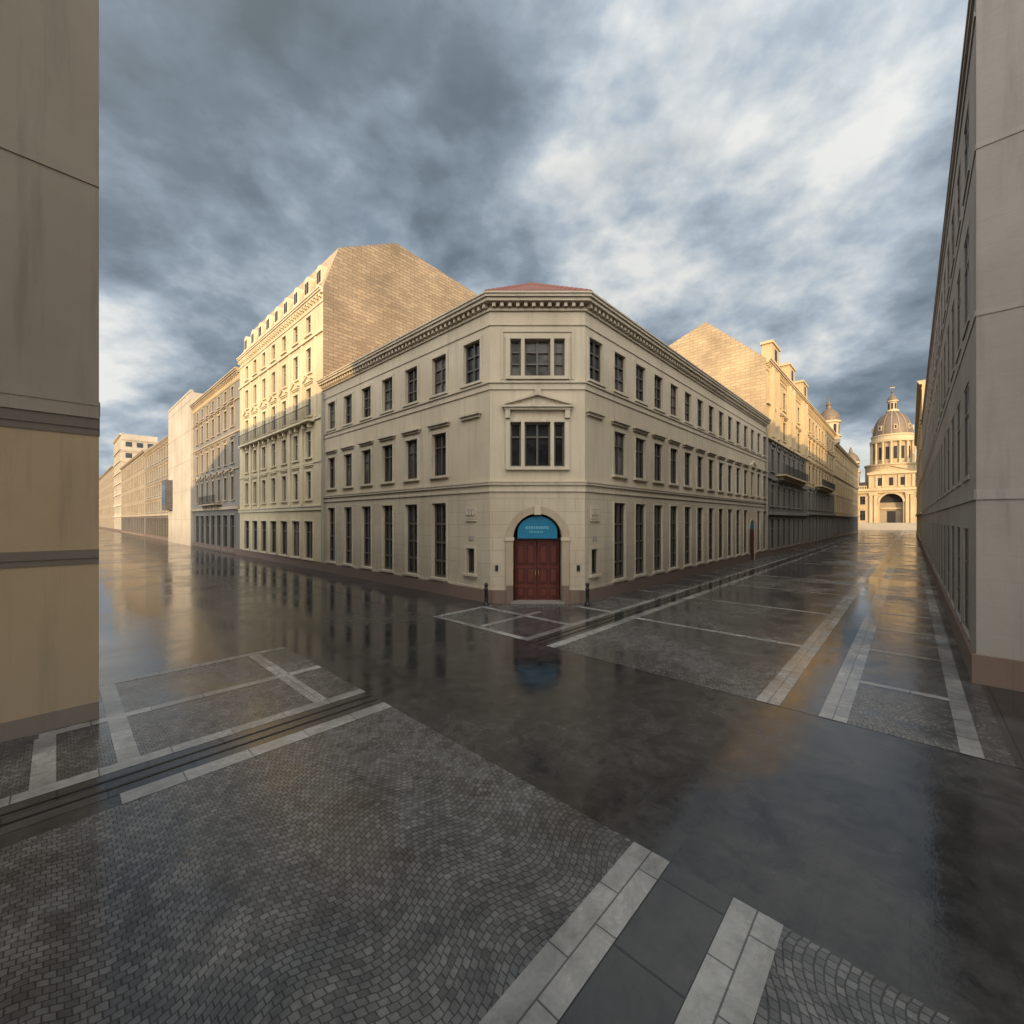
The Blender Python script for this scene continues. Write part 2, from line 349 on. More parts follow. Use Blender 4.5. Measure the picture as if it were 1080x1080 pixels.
# ---------------------------------------------------------------- corner building
def corner():
    b=Bld('corner_building'); H=12.92
    A=W(12.48,12.94); B=W(15.21,10.02)
    fl=Fr(A[:2],Lv,nR,0); LL=16.48
    fr=Fr(B[:2],Rv,nL,50); LR=30.9
    cl=math.hypot(B[0]-A[0],B[1]-A[1]); cd=((B[0]-A[0])/cl,(B[1]-A[1])/cl)
    fc=Fr(A[:2],cd,(cd[1],-cd[0]),30)
    F3=dict(z=(9.5,11.3),w=1.08,trans=(.35,.68),frame='frame',jamb=.13)
    F2=dict(z=(5.6,7.62),w=1.08,trans=(.68,),hood=1,skip=(0,),jamb=.14,hoodo=.2,nobr=1)
    F1=dict(z=(.75,4.3),w=1.08,trans=(.22,.47,.72),jamb=.08,sill=1,skip=(0,),curt=.05,depth=.2,ft=.09)
    GZ=4.7
    def common(f,a0,a1,m0,m1,skip=[]):
        segs=[]; c=a0
        for s0,s1 in skip: segs.append((c,s0)); c=s1
        segs.append((c,a1))
        for i,(x,y) in enumerate(segs):
            k0=m0 if i==0 else 0; k1=m1 if i==len(segs)-1 else 0
            box(b,'plinth','plinth',f,x,y,0,.55,.002,.10,k0,k1); box(b,'plinth','trim',f,x,y,.552,.64,.002,.06,k0,k1)
        for z0,z1,o in ((4.70,4.78,.06),(4.78,4.98,.03),(4.98,5.08,.11),(5.08,5.15,.14),(9.0,9.1,.05),(9.1,9.27,.03),(9.27,9.36,.09),(11.7,11.78,.045)):
            box(b,'string_courses','trim',f,a0,a1,z0,z1-.002,.003,o,m0,m1)
        cornice(b,f,a0,a1,H,'trim',[(-.62,-.52,.08),(-.32,-.18,.34),(-.18,-.07,.42),(-.07,0,.47)],m0,m1,dent=.32,dz=-.32,do=.24)
    bays=[1.14+2.33*i for i in range(7)]
    ops=row_windows(b,fl,bays,[F3,F2,F1],'main','trim')
    sm=(.95,1.5,1.15,2.25); window(b,fl,*sm,'main_g','trim',dict(trans=(),nomull=1,jamb=.1,curt=0)); ops.append(sm)
    wall(b,'main_g',fl,0,LL,0,GZ,ops,'ground_floor_walls'); wall(b,'main',fl,0,LL,GZ,H,ops)
    common(fl,0,LL,T22L,0)
    bays2=[.82+2.1*i for i in range(15)]
    F1r=dict(F1); F1r['skip']=(0,12)
    F2r=dict(F2); F3r=dict(F3); F3r['w']=1.05; F2r['w']=1.05
    for q in (F1r,F2r,F3r): q['depth']=.15
    F2r['skip']=(0,12)
    ops=row_windows(b,fr,bays2,[F3r,F2r,F1r],'main','trim')
    c12=bays2[12]
    o2=(c12-.49,c12+.49,5.6,7.62); window(b,fr,*o2,'main','trim',dict(hood=2)); ops.append(o2)
    sm=(.45,.97,1.15,2.25); window(b,fr,*sm,'main_g','trim',dict(trans=(),nomull=1,jamb=.1,curt=0,depth=.12)); ops.append(sm)
    d2=(c12-.8,c12+.8,0,3.5); ops.append(d2)
    arch(b,fr,c12,.8,2.7,3.5,.06,'main_g','trim',ring=.16,n=12,back='blue',ringo=.03)
    wall(b,'main_g',fr,0,LR,0,GZ,ops,'ground_floor_walls'); wall(b,'main',fr,0,LR,GZ,H,ops)
    common(fr,0,LR,T22R,0,[(c12-.8,c12+.8)])
    box(b,'side_door','door',fr,c12-.8,c12+.8,0,2.7,-.08,-.05)
    for s in (-1,1):
        quad(b,'ground_floor_walls','main_g',fr,[(c12+s*.8,0,0),(c12+s*.8,0,-.06),(c12+s*.8,2.7,-.06),(c12+s*.8,2.7,0)])
        for z0,z1 in ((.25,1.0),(1.15,2.5)): box(b,'side_door_panels','door_d',fr,c12+s*.4-.28,c12+s*.4+.28,z0,z1,-.049,-.03)
    for f,c in ((fl,1.2),(fr,.75)):
        box(b,'window_hoods','trim',f,c-.6,c+.6,7.95,8.07,.003,.11); box(b,'window_hoods','trim',f,c-.68,c+.68,8.07,8.17,.003,.2)
        box(b,'relief_plaque','trim',f,c-.36,c+.36,3.55,4.12,.003,.04); box(b,'relief_plaque','grey_t',f,c-.28,c+.28,3.68,3.98,.041,.06)
        for k in (-.2,0,.2): box(b,'relief_plaque','trim',f,c+k-.06,c+k+.06,3.72,3.94,.061,.08)
        box(b,'relief_plaque','trim',f,c-.36,c+.36,3.45,3.52,.003,.07)
        box(b,'name_plate','grey_t',f,c-.2,c+.15,2.62,2.80,.003,.03)
    c=cl/2; ops=[]
    def triple(z0,z1,hood):
        for a,bb,nm in ((c-1.14,c-.70,1),(c-.54,c+.54,0),(c+.70,c+1.14,1)):
            window(b,fc,a,bb,z0,z1,'main','trim',dict(jamb=0,nomull=nm,sill=0,trans=(.36,.68) if not hood else (.68,),curt=.6 if not hood else .1)); ops.append((a,bb,z0,z1))
        box(b,'window_sills','trim',fc,c-1.35,c+1.35,z0-.14,z0-.004,.004,.14)
        box(b,'window_surrounds','trim',fc,c-1.36,c+1.36,z1+.01,z1+.14,.004,.07)
        for s in (c-1.34,c-.69,c+.55,c+1.15):
            w=.19 if abs(s-c)>1.1 else .14
            box(b,'window_surrounds','trim',fc,s,s+w,z0,z1+.008,.004,.08)
    triple(9.55,11.12,0); triple(5.75,7.62,1)
    for s in (-1,1):
        box(b,'window_surrounds','trim',fc,c+s*1.5-.05,c+s*1.5+.05,9.42,11.6,.004,.04)
        box(b,'brackets','trim',fc,c+s*1.25-.1,c+s*1.25+.1,7.78,8.12,.004,.17)
    box(b,'window_surrounds','trim',fc,c-1.45,c+1.45,11.42,11.5,.004,.04)
    box(b,'pediment_base','trim',fc,c-1.4,c+1.4,8.12,8.22,.004,.18); box(b,'pediment_base','trim',fc,c-1.48,c+1.48,8.222,8.30,.004,.26)
    pediment(b,fc,c,1.48,8.302,.42,.24,'trim')
    box(b,'crest','trim',fc,c-.12,c+.12,8.80,8.97,.004,.16)
    r=1.02; zs=2.75; zt=3.95
    ops.append((c-r,c+r,0,zt))
    arch(b,fc,c,r,zs,zt,.45,'main_g','tan_t',ring=.30,n=28,ringo=.08,back='dark')
    wall(b,'main_g',fc,0,cl,0,GZ,ops,'ground_floor_walls'); wall(b,'main',fc,0,cl,GZ,H,ops)
    common(fc,0,cl,T22L,T22R,[(c-r-.3,c+r+.3)])
    for s in (-1,1):
        a=c+s*r; quad(b,'ground_floor_walls','main_g',fc,[(a,0,0),(a,0,-.45),(a,zs,-.45),(a,zs,0)])
        x0,x1=sorted((a,a+s*.30)); box(b,'arch_ring','tan_t',fc,x0,x1,.75,zs,.003,.08); box(b,'plinth','plinth',fc,x0,x1,0,.75,.003,.14)
        box(b,'impost','trim',fc,x0-.04,x1+.04,zs-.12,zs+.02,.004,.12)
    box(b,'keystone','trim',fc,c-.14,c+.14,zs+r-.05,zs+r+.36,.004,.14)
    for s in (-1,1):
        x0,x1=sorted((c+s*.015,c+s*(r-.06)))
        box(b,'door_leaf','door',fc,x0,x1,.03,2.64,-.44,-.36)
        w=x1-x0
        for z0,z1 in ((.18,.62),(.78,1.45),(1.6,2.45)):
            for q0,q1 in ((.08,.46),(.54,.92)):
                box(b,'door_panels','door_d',fc,x0+w*q0,x0+w*q1,z0,z1,-.359,-.32)
                box(b,'door_panels','door',fc,x0+w*q0+.07,x0+w*q1-.07,z0+.08,z1-.08,-.319,-.29)
    box(b,'door_transom','door_d',fc,c-r,c+r,2.64,2.76,-.44,-.28)
    for s in (-1,1): box(b,'door_handle','giltm',fc,c+s*.07-.012,c+s*.07+.012,1.15,1.35,-.355,-.29)
    box(b,'door_step','grey',fc,c-r-.1,c+r+.1,0.004,.08,-.3,.2)
    for s in (-1,1):
        a=c+s*1.72; box(b,'entry_phone','iron',fc,a-.06,a+.06,1.35,1.6,.003,.05)
    e=.42; z0=H-.02; zr=16.1
    def P(u,v,z): return W(u,v,z)
    Ao=fc.p(-e*T22L,z0,e); Bo=fc.p(cl+e*T22R,z0,e)
    Ap=P(17.35,14.76,zr); Lend=P(17.35,29.42,zr); Rend=P(46.1,14.76,zr)
    Le=P(12.48-e,29.42,z0); Re=P(46.1,10.02-e,z0)
    ic=P(22.3,19.6,z0); Li=P(22.3,29.42,z0); Ri=P(46.1,19.6,z0)
    def rf(mat,pts,uv): b.add('roof',mat,pts,uv)
    rf('tile',[Ao,Bo,Ap],[(0,0),(4.4,0),(2.2,6)])
    rf('tile',[Le,Ao,Ap,Lend],[(0,0),(17,0),(14.7,6),(0,6)])
    rf('tile',[Bo,Re,Rend,Ap],[(0,0),(31,0),(31,6),(2,6)])
    rf('tile',[Ap,Lend,Li,ic],[(0,6),(14.7,6),(14.7,0),(8,0)])
    rf('tile',[Ap,ic,Ri,Rend],[(0,6),(8,0),(31,0),(31,6)])
    b.add('back_wall','main',[P(22.3,19.6,0),P(22.3,29.42,0),Li,ic],[(0,0),(10,0),(10,13),(0,13)])
    b.add('back_wall','main',[P(22.3,19.6,0),P(46.1,19.6,0),Ri,ic],[(0,0),(24,0),(24,13),(0,13)])
    b.add('end_wall','main',[P(46.1,10.02,0),P(46.1,19.6,0),Ri,Rend,P(46.1,10.02,z0)],[(0,0),(10,0),(10,13),(5,16),(0,13)])
    for q in (Ao,Bo):
        a=Vector(q); d=Vector(Ap)-a; n=14
        for i in range(n):
            p=a+d*(i/n); p2=a+d*((i+1.05)/n); s=Vector((.1,0,0)); k=Vector((0,0,.09))
            b.add('hip_tiles','tile',[tuple(p-s),tuple(p+k),tuple(p2+k*1.2),tuple(p2-s)],[(0,0),(.1,0),(.1,.4),(0,.4)])
            b.add('hip_tiles','tile',[tuple(p+s),tuple(p+k),tuple(p2+k*1.2),tuple(p2+s)],[(0,0),(.1,0),(.1,.4),(0,.4)])
    for f,a in ((fl,LL-.25),(fr,LR-.3)):
        box(b,'downpipe','grey_t',f,a-.06,a+.06,.7,H-.7,.1,.22)
    b.done()
    s=Bld('entrance_sign')
    n=18
    pts=[(c-.84,2.72),(c+.84,2.72)]+[(c+.84*math.cos(math.pi*i/n),3.0+.66*math.sin(math.pi*i/n)) for i in range(n+1)]
    for o in (-.06,-.14):
        s.add('sign_panel','blue',[fc.p(a,z,o) for a,z in pts],[(a,z) for a,z in pts])
    for i in range(len(pts)):
        (a0,z0_),(a1,z1_)=pts[i],pts[(i+1)%len(pts)]
        s.add('sign_edge','blue',[fc.p(a0,z0_,-.06),fc.p(a1,z1_,-.06),fc.p(a1,z1_,-.14),fc.p(a0,z0_,-.14)],[(0,0),(1,0),(1,.1),(0,.1)])
    x=c-.5
    for w in (.09,.07,.1,.05,.09,.08,.1,.06,.09):
        box(s,'lettering','bluel',fc,x,x+w,3.12,3.24,-.058,-.05); x+=w+.03
    x=c-.35
    for w in (.06,.07,.04,.06,.07,.05,.06):
        box(s,'lettering','bluel',fc,x,x+w,2.96,3.03,-.058,-.05); x+=w+.03
    s.done()
corner()

def bollard(x,y):
    e=bpy.data.objects.new('bollard',None); scene.collection.objects.link(e); e.location=(x,y,.008)
    prof=[(.0,0),(.13,0),(.13,.05),(.09,.08),(.075,.12),(.07,.62),(.09,.64),(.09,.68),(.065,.70),(.06,.76),(.085,.80),(.08,.87),(.04,.92),(0,.93)]
    n=16; V=[];F=[]
    for r,z in prof:
        for i in range(n): V.append((r*math.cos(2*math.pi*i/n),r*math.sin(2*math.pi*i/n),z))
    for k in range(len(prof)-1):
        for i in range(n): j=(i+1)%n; F.append((k*n+i,k*n+j,(k+1)*n+j,(k+1)*n+i))
    me=bpy.data.meshes.new('post'); me.from_pydata(V,[],F); me.materials.append(M['iron'])
    for p in me.polygons: p.use_smooth=True
    o=bpy.data.objects.new('post',me); o.parent=e; scene.collection.objects.link(o)
bollard(-1.06,17.45); bollard(3.1,17.5)

# ---------------------------------------------------------------- left street
f=FL(12.48,29.42); Lb=19.48
SC=[(-1.0,-.9,.06),(-.4,-.26,.16),(-.26,-.12,.24),(-.12,0,.3)]
b,bays=generic('yellow_mansard_building',f,Lb,19.5,[(0,19.5),(1.1,22.7),(5.7,25.2),(17,24.2)],
  [dict(z=(.7,3.4),w=1.5,curt=.1,trans=(.7,)),dict(z=(5.0,7.0),w=.95,hood=1,frame='framew',hoodo=.14,nobr=1),dict(z=(8.0,9.9),w=.95,frame='framew'),
   dict(z=(11.0,13.0),w=.95,hood=2,frame='framew',hoodo=.14,nobr=1),dict(z=(14.1,15.9),w=.95,frame='framew'),dict(z=(16.9,18.2),w=.9,frame='framew')],7,'yellow','yellow_t','brick','mansard',
  strings=((4.2,.25,.1),(4.45,.1,.16),(7.55,.12,.06),(10.55,.18,.1),(16.45,.16,.12)),ground=('yellow',4.0),balc=(10.6,0,6),pil=(10.8,16.4),corn=SC,dent=.5,bo=.5)
for k in range(9):
    c=1.2+k*(Lb-2.4)/8
    box(b,'dormers','yellow_t',f,c-.5,c+.5,20.15,21.2,-.8,-.2)
    box(b,'dormer_glass','glass',f,c-.32,c+.32,20.3,21.1,-.5,-.18)
    box(b,'dormer_glass_bars','framew',f,c-.03,c+.03,20.3,21.1,-.2,-.16)
    nn=8
    for i in range(nn):
        t0,t1=math.pi*i/nn,math.pi*(i+1)/nn
        p0=(c+.5*math.cos(t0),21.2+.32*math.sin(t0)); p1=(c+.5*math.cos(t1),21.2+.32*math.sin(t1))
        quad(b,'dormer_caps','yellow_t',f,[(p0[0],p0[1],-.2),(p1[0],p1[1],-.2),(p1[0],p1[1],-1.1),(p0[0],p0[1],-1.1)])
        quad(b,'dormer_caps','yellow_t',f,[(c,21.2,-.2),(p0[0],p0[1],-.2),(p1[0],p1[1],-.2)])
for k in (1,5):
    c=bays[k]; s=bays[1]-bays[0]
    for q in (-s/2,s/2): box(b,'bay_pilasters','yellow_t',f,c+q-.22,c+q+.22,4.6,10.4,.01,.12)
b.done()

b,_=generic('arcaded_townhouse',FL(12.48,48.9),21.2,18.7,[(0,18.7),(5,20.8),(12,18)],
  [dict(z=(.3,4.0),w=1.7,curt=0),dict(z=(5.6,8.0),w=1.1,hood=2,jamb=.2),dict(z=(9.4,11.6),w=1.1,hood=1,jamb=.2),dict(z=(13.2,15.2),w=1.1,hood=1,jamb=.2),dict(z=(16.1,17.3),w=.9)],7,
  'grey','tan_t','tan','slate',strings=((4.6,.3,.2),(8.7,.15,.1),(12.4,.15,.1),(15.7,.12,.1)),balc=(5.3,2,4),ground=('dgrey',4.5,'grey'),lod=1,bo=.7)
box(b,'ochre_frieze','gold',FL(12.48,48.9),0,21.2,17.55,18.2,.003,.05)  # top frieze band in the ochre stucco colour
b.done()
b=Bld('modern_white_building'); f=FL(12.2,70.1)
wall(b,'white',f,0,16.7,0,20.6,[(13.2,16.0,5.2,9.4)])
box(b,'parapet','white',f,0,16.7,20.6,20.9,-.3,.05)
box(b,'bay_window_box','slate',f,12.9,16.2,5.0,9.6,-.2,.9); box(b,'bay_window_glass','glass',f,13.1,16.0,5.9,8.9,.9,.915)
for k in range(6): box(b,'panel_joints','grey_t',f,2.6*k+.9,2.6*k+.95,0.6,20.5,.002,.012)
for k in range(5): box(b,'panel_joints','grey_t',f,0,16.7,4*k+3.5,4*k+3.55,.013,.018)
extr(b,f,16.7,[(0,20.6),(12,20.6)],'white','slate'); b.done()
def fls(n,z0,step,h,w,**k): return [dict(z=(z0+step*i,z0+step*i+h),w=w,**k) for i in range(n)]
b,_=generic('grey_shopfront_building',FL(12.48,86.8),29.2,17.0,[(0,17),(3,19.5),(12,17)],[dict(z=(.3,3.8),w=2.2,curt=0)]+fls(4,4.9,3,1.9,1.2,hood=1),10,'grey','tan_t','tan','slate',strings=((4.2,.3,.3),(7.4,.15,.12)),ground=('dgrey',4.1,'dgrey')); b.done()
b,_=generic('ochre_apartment_building',FL(12.48,116),47.5,18.0,[(0,18),(3,20.5),(12,17)],[dict(z=(.3,3.8),w=2.2,curt=0)]+fls(4,4.9,3.2,2.0,1.3),15,'tan','tan_t','tan','slate',strings=((4.2,.3,.3),),ground=('dgrey',4.1),lod=2); b.done()
b,_=generic('white_apartment_tower',FL(12.48,163.5),22,28.0,[(0,28),(8,28)],fls(8,2,3.2,1.9,1.6),8,'white','yellow_t','white','slate',strings=tuple((4.3+3.2*i,.25,.3) for i in range(7)),lod=2)
fg=Fr(W(12.48,163.5)[:2],Rv,nL,0)
for i in range(8):
    z=2+3.2*i
    for k in range(3): box(b,'side_windows','glass',fg,.9+2.4*k,2.3+2.4*k,z,z+1.4,.004,.03)
    box(b,'side_bands','tan_t',fg,0,8,z+1.75,z+2.1,.004,.12)
b.done()
b,_=generic('distant_townhouse',FL(12.48,186),90,21.0,[(0,21),(12,21)],fls(5,2,3.6,2.1,1.4),22,'tan','tan_t','tan','slate',lod=2); b.done()

# ---------------------------------------------------------------- right street, left side
f=FRt(46.1,10.02)
b,bays=generic('ornate_bank_building',f,21.2,18.9,[(0,18.9),(5.5,24.1),(10.5,22.3),(16,21.5)],
  [dict(z=(.6,3.6),w=1.5,curt=0,depth=.12),dict(z=(4.9,7.0),w=1.3,hood=1,depth=.12),dict(z=(8.3,10.5),w=1.3,hood=2,depth=.12),dict(z=(12.0,14.0),w=1.3,hood=1,depth=.12),dict(z=(15.3,17.2),w=1.2,depth=.12)],7,
  'gold','gold_t','brick2','slate',strings=((4.0,.3,.3),(7.5,.2,.2),(11.25,.25,.3),(14.6,.2,.2)),ground=('dgrey',11.2,'grey'),balc=(8.1,1,5))  # lower storeys take the darker grey as painted street shade
for k in (0,3,6):
    c=bays[k]
    for (a,bb) in ((c-1.4,c-.75),(c+.75,c+1.4)): box(b,'bay_piers','gold_t',f,a,bb,11.5,18.3,.01,.4)
    box(b,'bay_attic','gold',f,c-1.5,c+1.5,18.91,20.6,-.6,.3); box(b,'bay_attic_cap','gold_t',f,c-1.65,c+1.65,20.602,20.85,-.7,.4)
    box(b,'bay_attic_window','glass',f,c-.45,c+.45,19.2,20.3,.3,.32)
b.done()
f=FRt(67.3,10.02)
b,_=generic('long_ochre_building',f,28.6,18.9,[(0,18.9),(3,20.6),(12,18.9)],[dict(z=(.5,3.8),w=1.6,curt=0,depth=.1),dict(z=(5,7.2),w=1.4,hood=1,depth=.1),dict(z=(8.6,10.8),w=1.4,hood=1,depth=.1),dict(z=(12.2,14.2),w=1.4,hood=1,depth=.1),dict(z=(15.4,17.2),w=1.3,depth=.1)],9,
  'gold','gold_t','brick2','slate',strings=((4.2,.3,.3),(11.4,.2,.2),(14.8,.2,.2)),ground=('dgrey',8,'grey'),balc=(8.4,2,6)); b.done()

def revolve(b,part,mat,cx,cy,prof,n=24):
    for (r0,z0),(r1,z1) in zip(prof[:-1],prof[1:]):
        for i in range(n):
            t0,t1=2*math.pi*i/n,2*math.pi*(i+1)/n
            b.add(part,mat,[(cx+r0*math.cos(t0),cy+r0*math.sin(t0),z0),(cx+r0*math.cos(t1),cy+r0*math.sin(t1),z0),
              (cx+r1*math.cos(t1),cy+r1*math.sin(t1),z1),(cx+r1*math.cos(t0),cy+r1*math.sin(t0),z1)],[(t0*r0,z0),(t1*r0,z0),(t1*r0,z1),(t0*r0,z1)])
f=FRt(95.9,10.02)
b,_=generic('turreted_ochre_building',f,48,17.5,[(0,17.5),(3,19.2),(12,17.5)],[dict(z=(.5,3.8),w=1.6,curt=0,depth=.08)]+fls(4,5,3.2,2.1,1.4,depth=.08),15,'gold','gold_t','gold','slate',strings=((4.2,.3,.3),(11.4,.2,.2)),ground=('dgrey',4.2),lod=2)
cx,cy=W(97.6,11.0)[:2]
revolve(b,'turret','gold_t',cx,cy,[(1.7,17.5),(1.7,18.6),(1.9,18.7),(1.9,18.9),(1.5,19),(1.5,21.2),(1.8,21.3),(1.8,21.6)])
revolve(b,'turret_dome','copper',cx,cy,[(1.75,21.6),(1.7,22.3),(1.4,23),(.9,23.6),(.4,24.0),(.35,24.6),(.5,24.7),(.1,25.3),(.03,26.3),(0,26.4)])
for i in range(8):
    t=2*math.pi*i/8; x,y=cx+1.5*math.cos(t),cy+1.5*math.sin(t)
    ff=Fr((x,y),(-math.sin(t),math.cos(t)),(math.cos(t),math.sin(t))); box(b,'turret_openings','dark',ff,-.25,.25,19.3,20.9,.0,.03)
b.done()

# ---------------------------------------------------------------- right street, right side
f=FRr(13.56,-1.04)
RC=[(-.9,-.8,.03),(-.3,-.14,.05),(-.14,0,.08)]
RS=((3.95,.22,.03),(7.9,.12,.02),(11.5,.12,.02))
RW=dict(w=1.25,curt=0,sillo=.03,depth=.03,jamb=.08,jo=.006,ft=.06)
b,_=generic('taupe_office_building',f,58,15.3,[(0,15.3),(12,15.3)],
  [dict(RW,z=(.75,3.3),trans=(.3,.66)),dict(RW,z=(4.6,6.9)),dict(RW,z=(8.4,10.7)),dict(RW,z=(12.0,13.7))],24,
  'right','right_t','right','slate',strings=RS,margin=1.0,corn=RC,dent=0)
fe=Fr(W(13.56,-1.04)[:2],nL,nR,0)
fe2=Fr(fe.p(0,0,.02)[:2],fe.d,fe.n,0)
ops=[]
for i in range(4):
    for z0,z1 in ((.9,3.3),(4.6,6.9),(8.4,10.7),(12,13.7)):
        a=2.6+2.5*i
        if a+1<12: window(b,fe2,a,a+1.05,z0,z1,'right','right_t',dict(lod=1,depth=.019)); ops.append((a,a+1.05,z0,z1))
wall(b,'right',fe2,0,12,0,15.3,ops)
quad(b,'walls','right',fe,[(0,0,0.001),(0,0,.02),(0,15.3,.02),(0,15.3,0.001)])
box(b,'corner_plinth','plinth',fe,-.07,12,0,.62,.022,.09)
for z,t,o in RS: box(b,'corner_strings','right_t',fe,0,12,z+.002,z+t-.002,.022,o+.015)
b.done()
b,_=generic('sunlit_corner_building',FRr(72,-1.04),60,20.5,[(0,20.5),(12,20.5)],fls(5,1,3.8,2.2,1.4,depth=.05),18,'gold','gold_t','gold','slate',strings=((4.2,.3,.2),),lod=2); b.done()

# ---------------------------------------------------------------- near left corner building
b=Bld('near_corner_building')
f=Fr(W(.51,10.5)[:2],nR,nL,0)
ops=[]
for i in range(8):
    for z0,z1 in ((1.0,3.6),(6.4,8.6),(10.2,12.2)):
        a=2.6+2.7*i; st=dict(lod=1); window(b,f,a,a+1.1,z0,z1,'near','near_t',st); ops.append((a,a+1.1,z0,z1))
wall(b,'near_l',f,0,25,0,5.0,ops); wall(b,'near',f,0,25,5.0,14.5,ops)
for z0,z1,o in ((5.0,5.12,.015),(5.12,5.3,.03),(5.3,5.52,.05),(5.52,5.62,.06),(2.75,2.85,.015),(2.85,3.0,.03),(9.4,9.6,.02)):
    box(b,'string_courses','near_t' if z0<5.3 else 'near',f,0,2.3 if z0<3.5 else 25,z0,z1-.002,.003,o,0,0)  # lower mouldings in the dark tone paint in the shadow band
box(b,'plinth','near_t',f,0,25,0,.3,.003,.02,0,0)
cornice(b,f,0,25,14.5,'near_t',[(-.5,-.2,.05),(-.2,0,.1)])
f2=Fr(W(.51,10.5)[:2],Lv,Rv,0)
wall(b,'near',f2,0,30,0,14.5,[])
for k in range(10):
    for z0,z1 in ((.9,3.6),(6.4,8.6),(10.2,12.2)): box(b,'side_windows','glass',f2,2+2.8*k,3.1+2.8*k,z0,z1,.004,.03)
for z0,z1,o in ((5.0,5.35,.01),(5.35,5.6,.015)): box(b,'string_courses','near_t',f2,0,30,z0,z1-.002,.003,o)
b.add('roof','slate',[W(.51,10.5,14.48),W(-24.5,10.5,14.48),W(-24.5,40.5,14.48),W(.51,40.5,14.48)],[(0,0),(25,0),(25,30),(0,30)])
b.add('back_wall','near',[W(-24.5,10.5,0),W(-24.5,40.5,0),W(-24.5,40.5,14.48),W(-24.5,10.5,14.48)],[(0,0),(30,0),(30,14),(0,14)])
b.add('back_wall','near',[W(.51,40.5,0),W(-24.5,40.5,0),W(-24.5,40.5,14.48),W(.51,40.5,14.48)],[(0,0),(30,0),(30,14),(0,14)])
b.done()
b,_=generic('opposite_corner_shade_building',Fr(W(-3,-4)[:2],nR,Lv,0),20,22,[(0,22),(32,22)],[dict(z=(.8,3.6),w=1.2),dict(z=(5.4,7.6),w=1.1,hood=1),dict(z=(9.4,11.6),w=1.1,hood=1),dict(z=(13.6,15.6),w=1.1)],8,'tan','tan_t','tan','slate',strings=((4.4,.3,.2),)); b.done()  # unseen behind the camera; put in and sized to shade the corner building

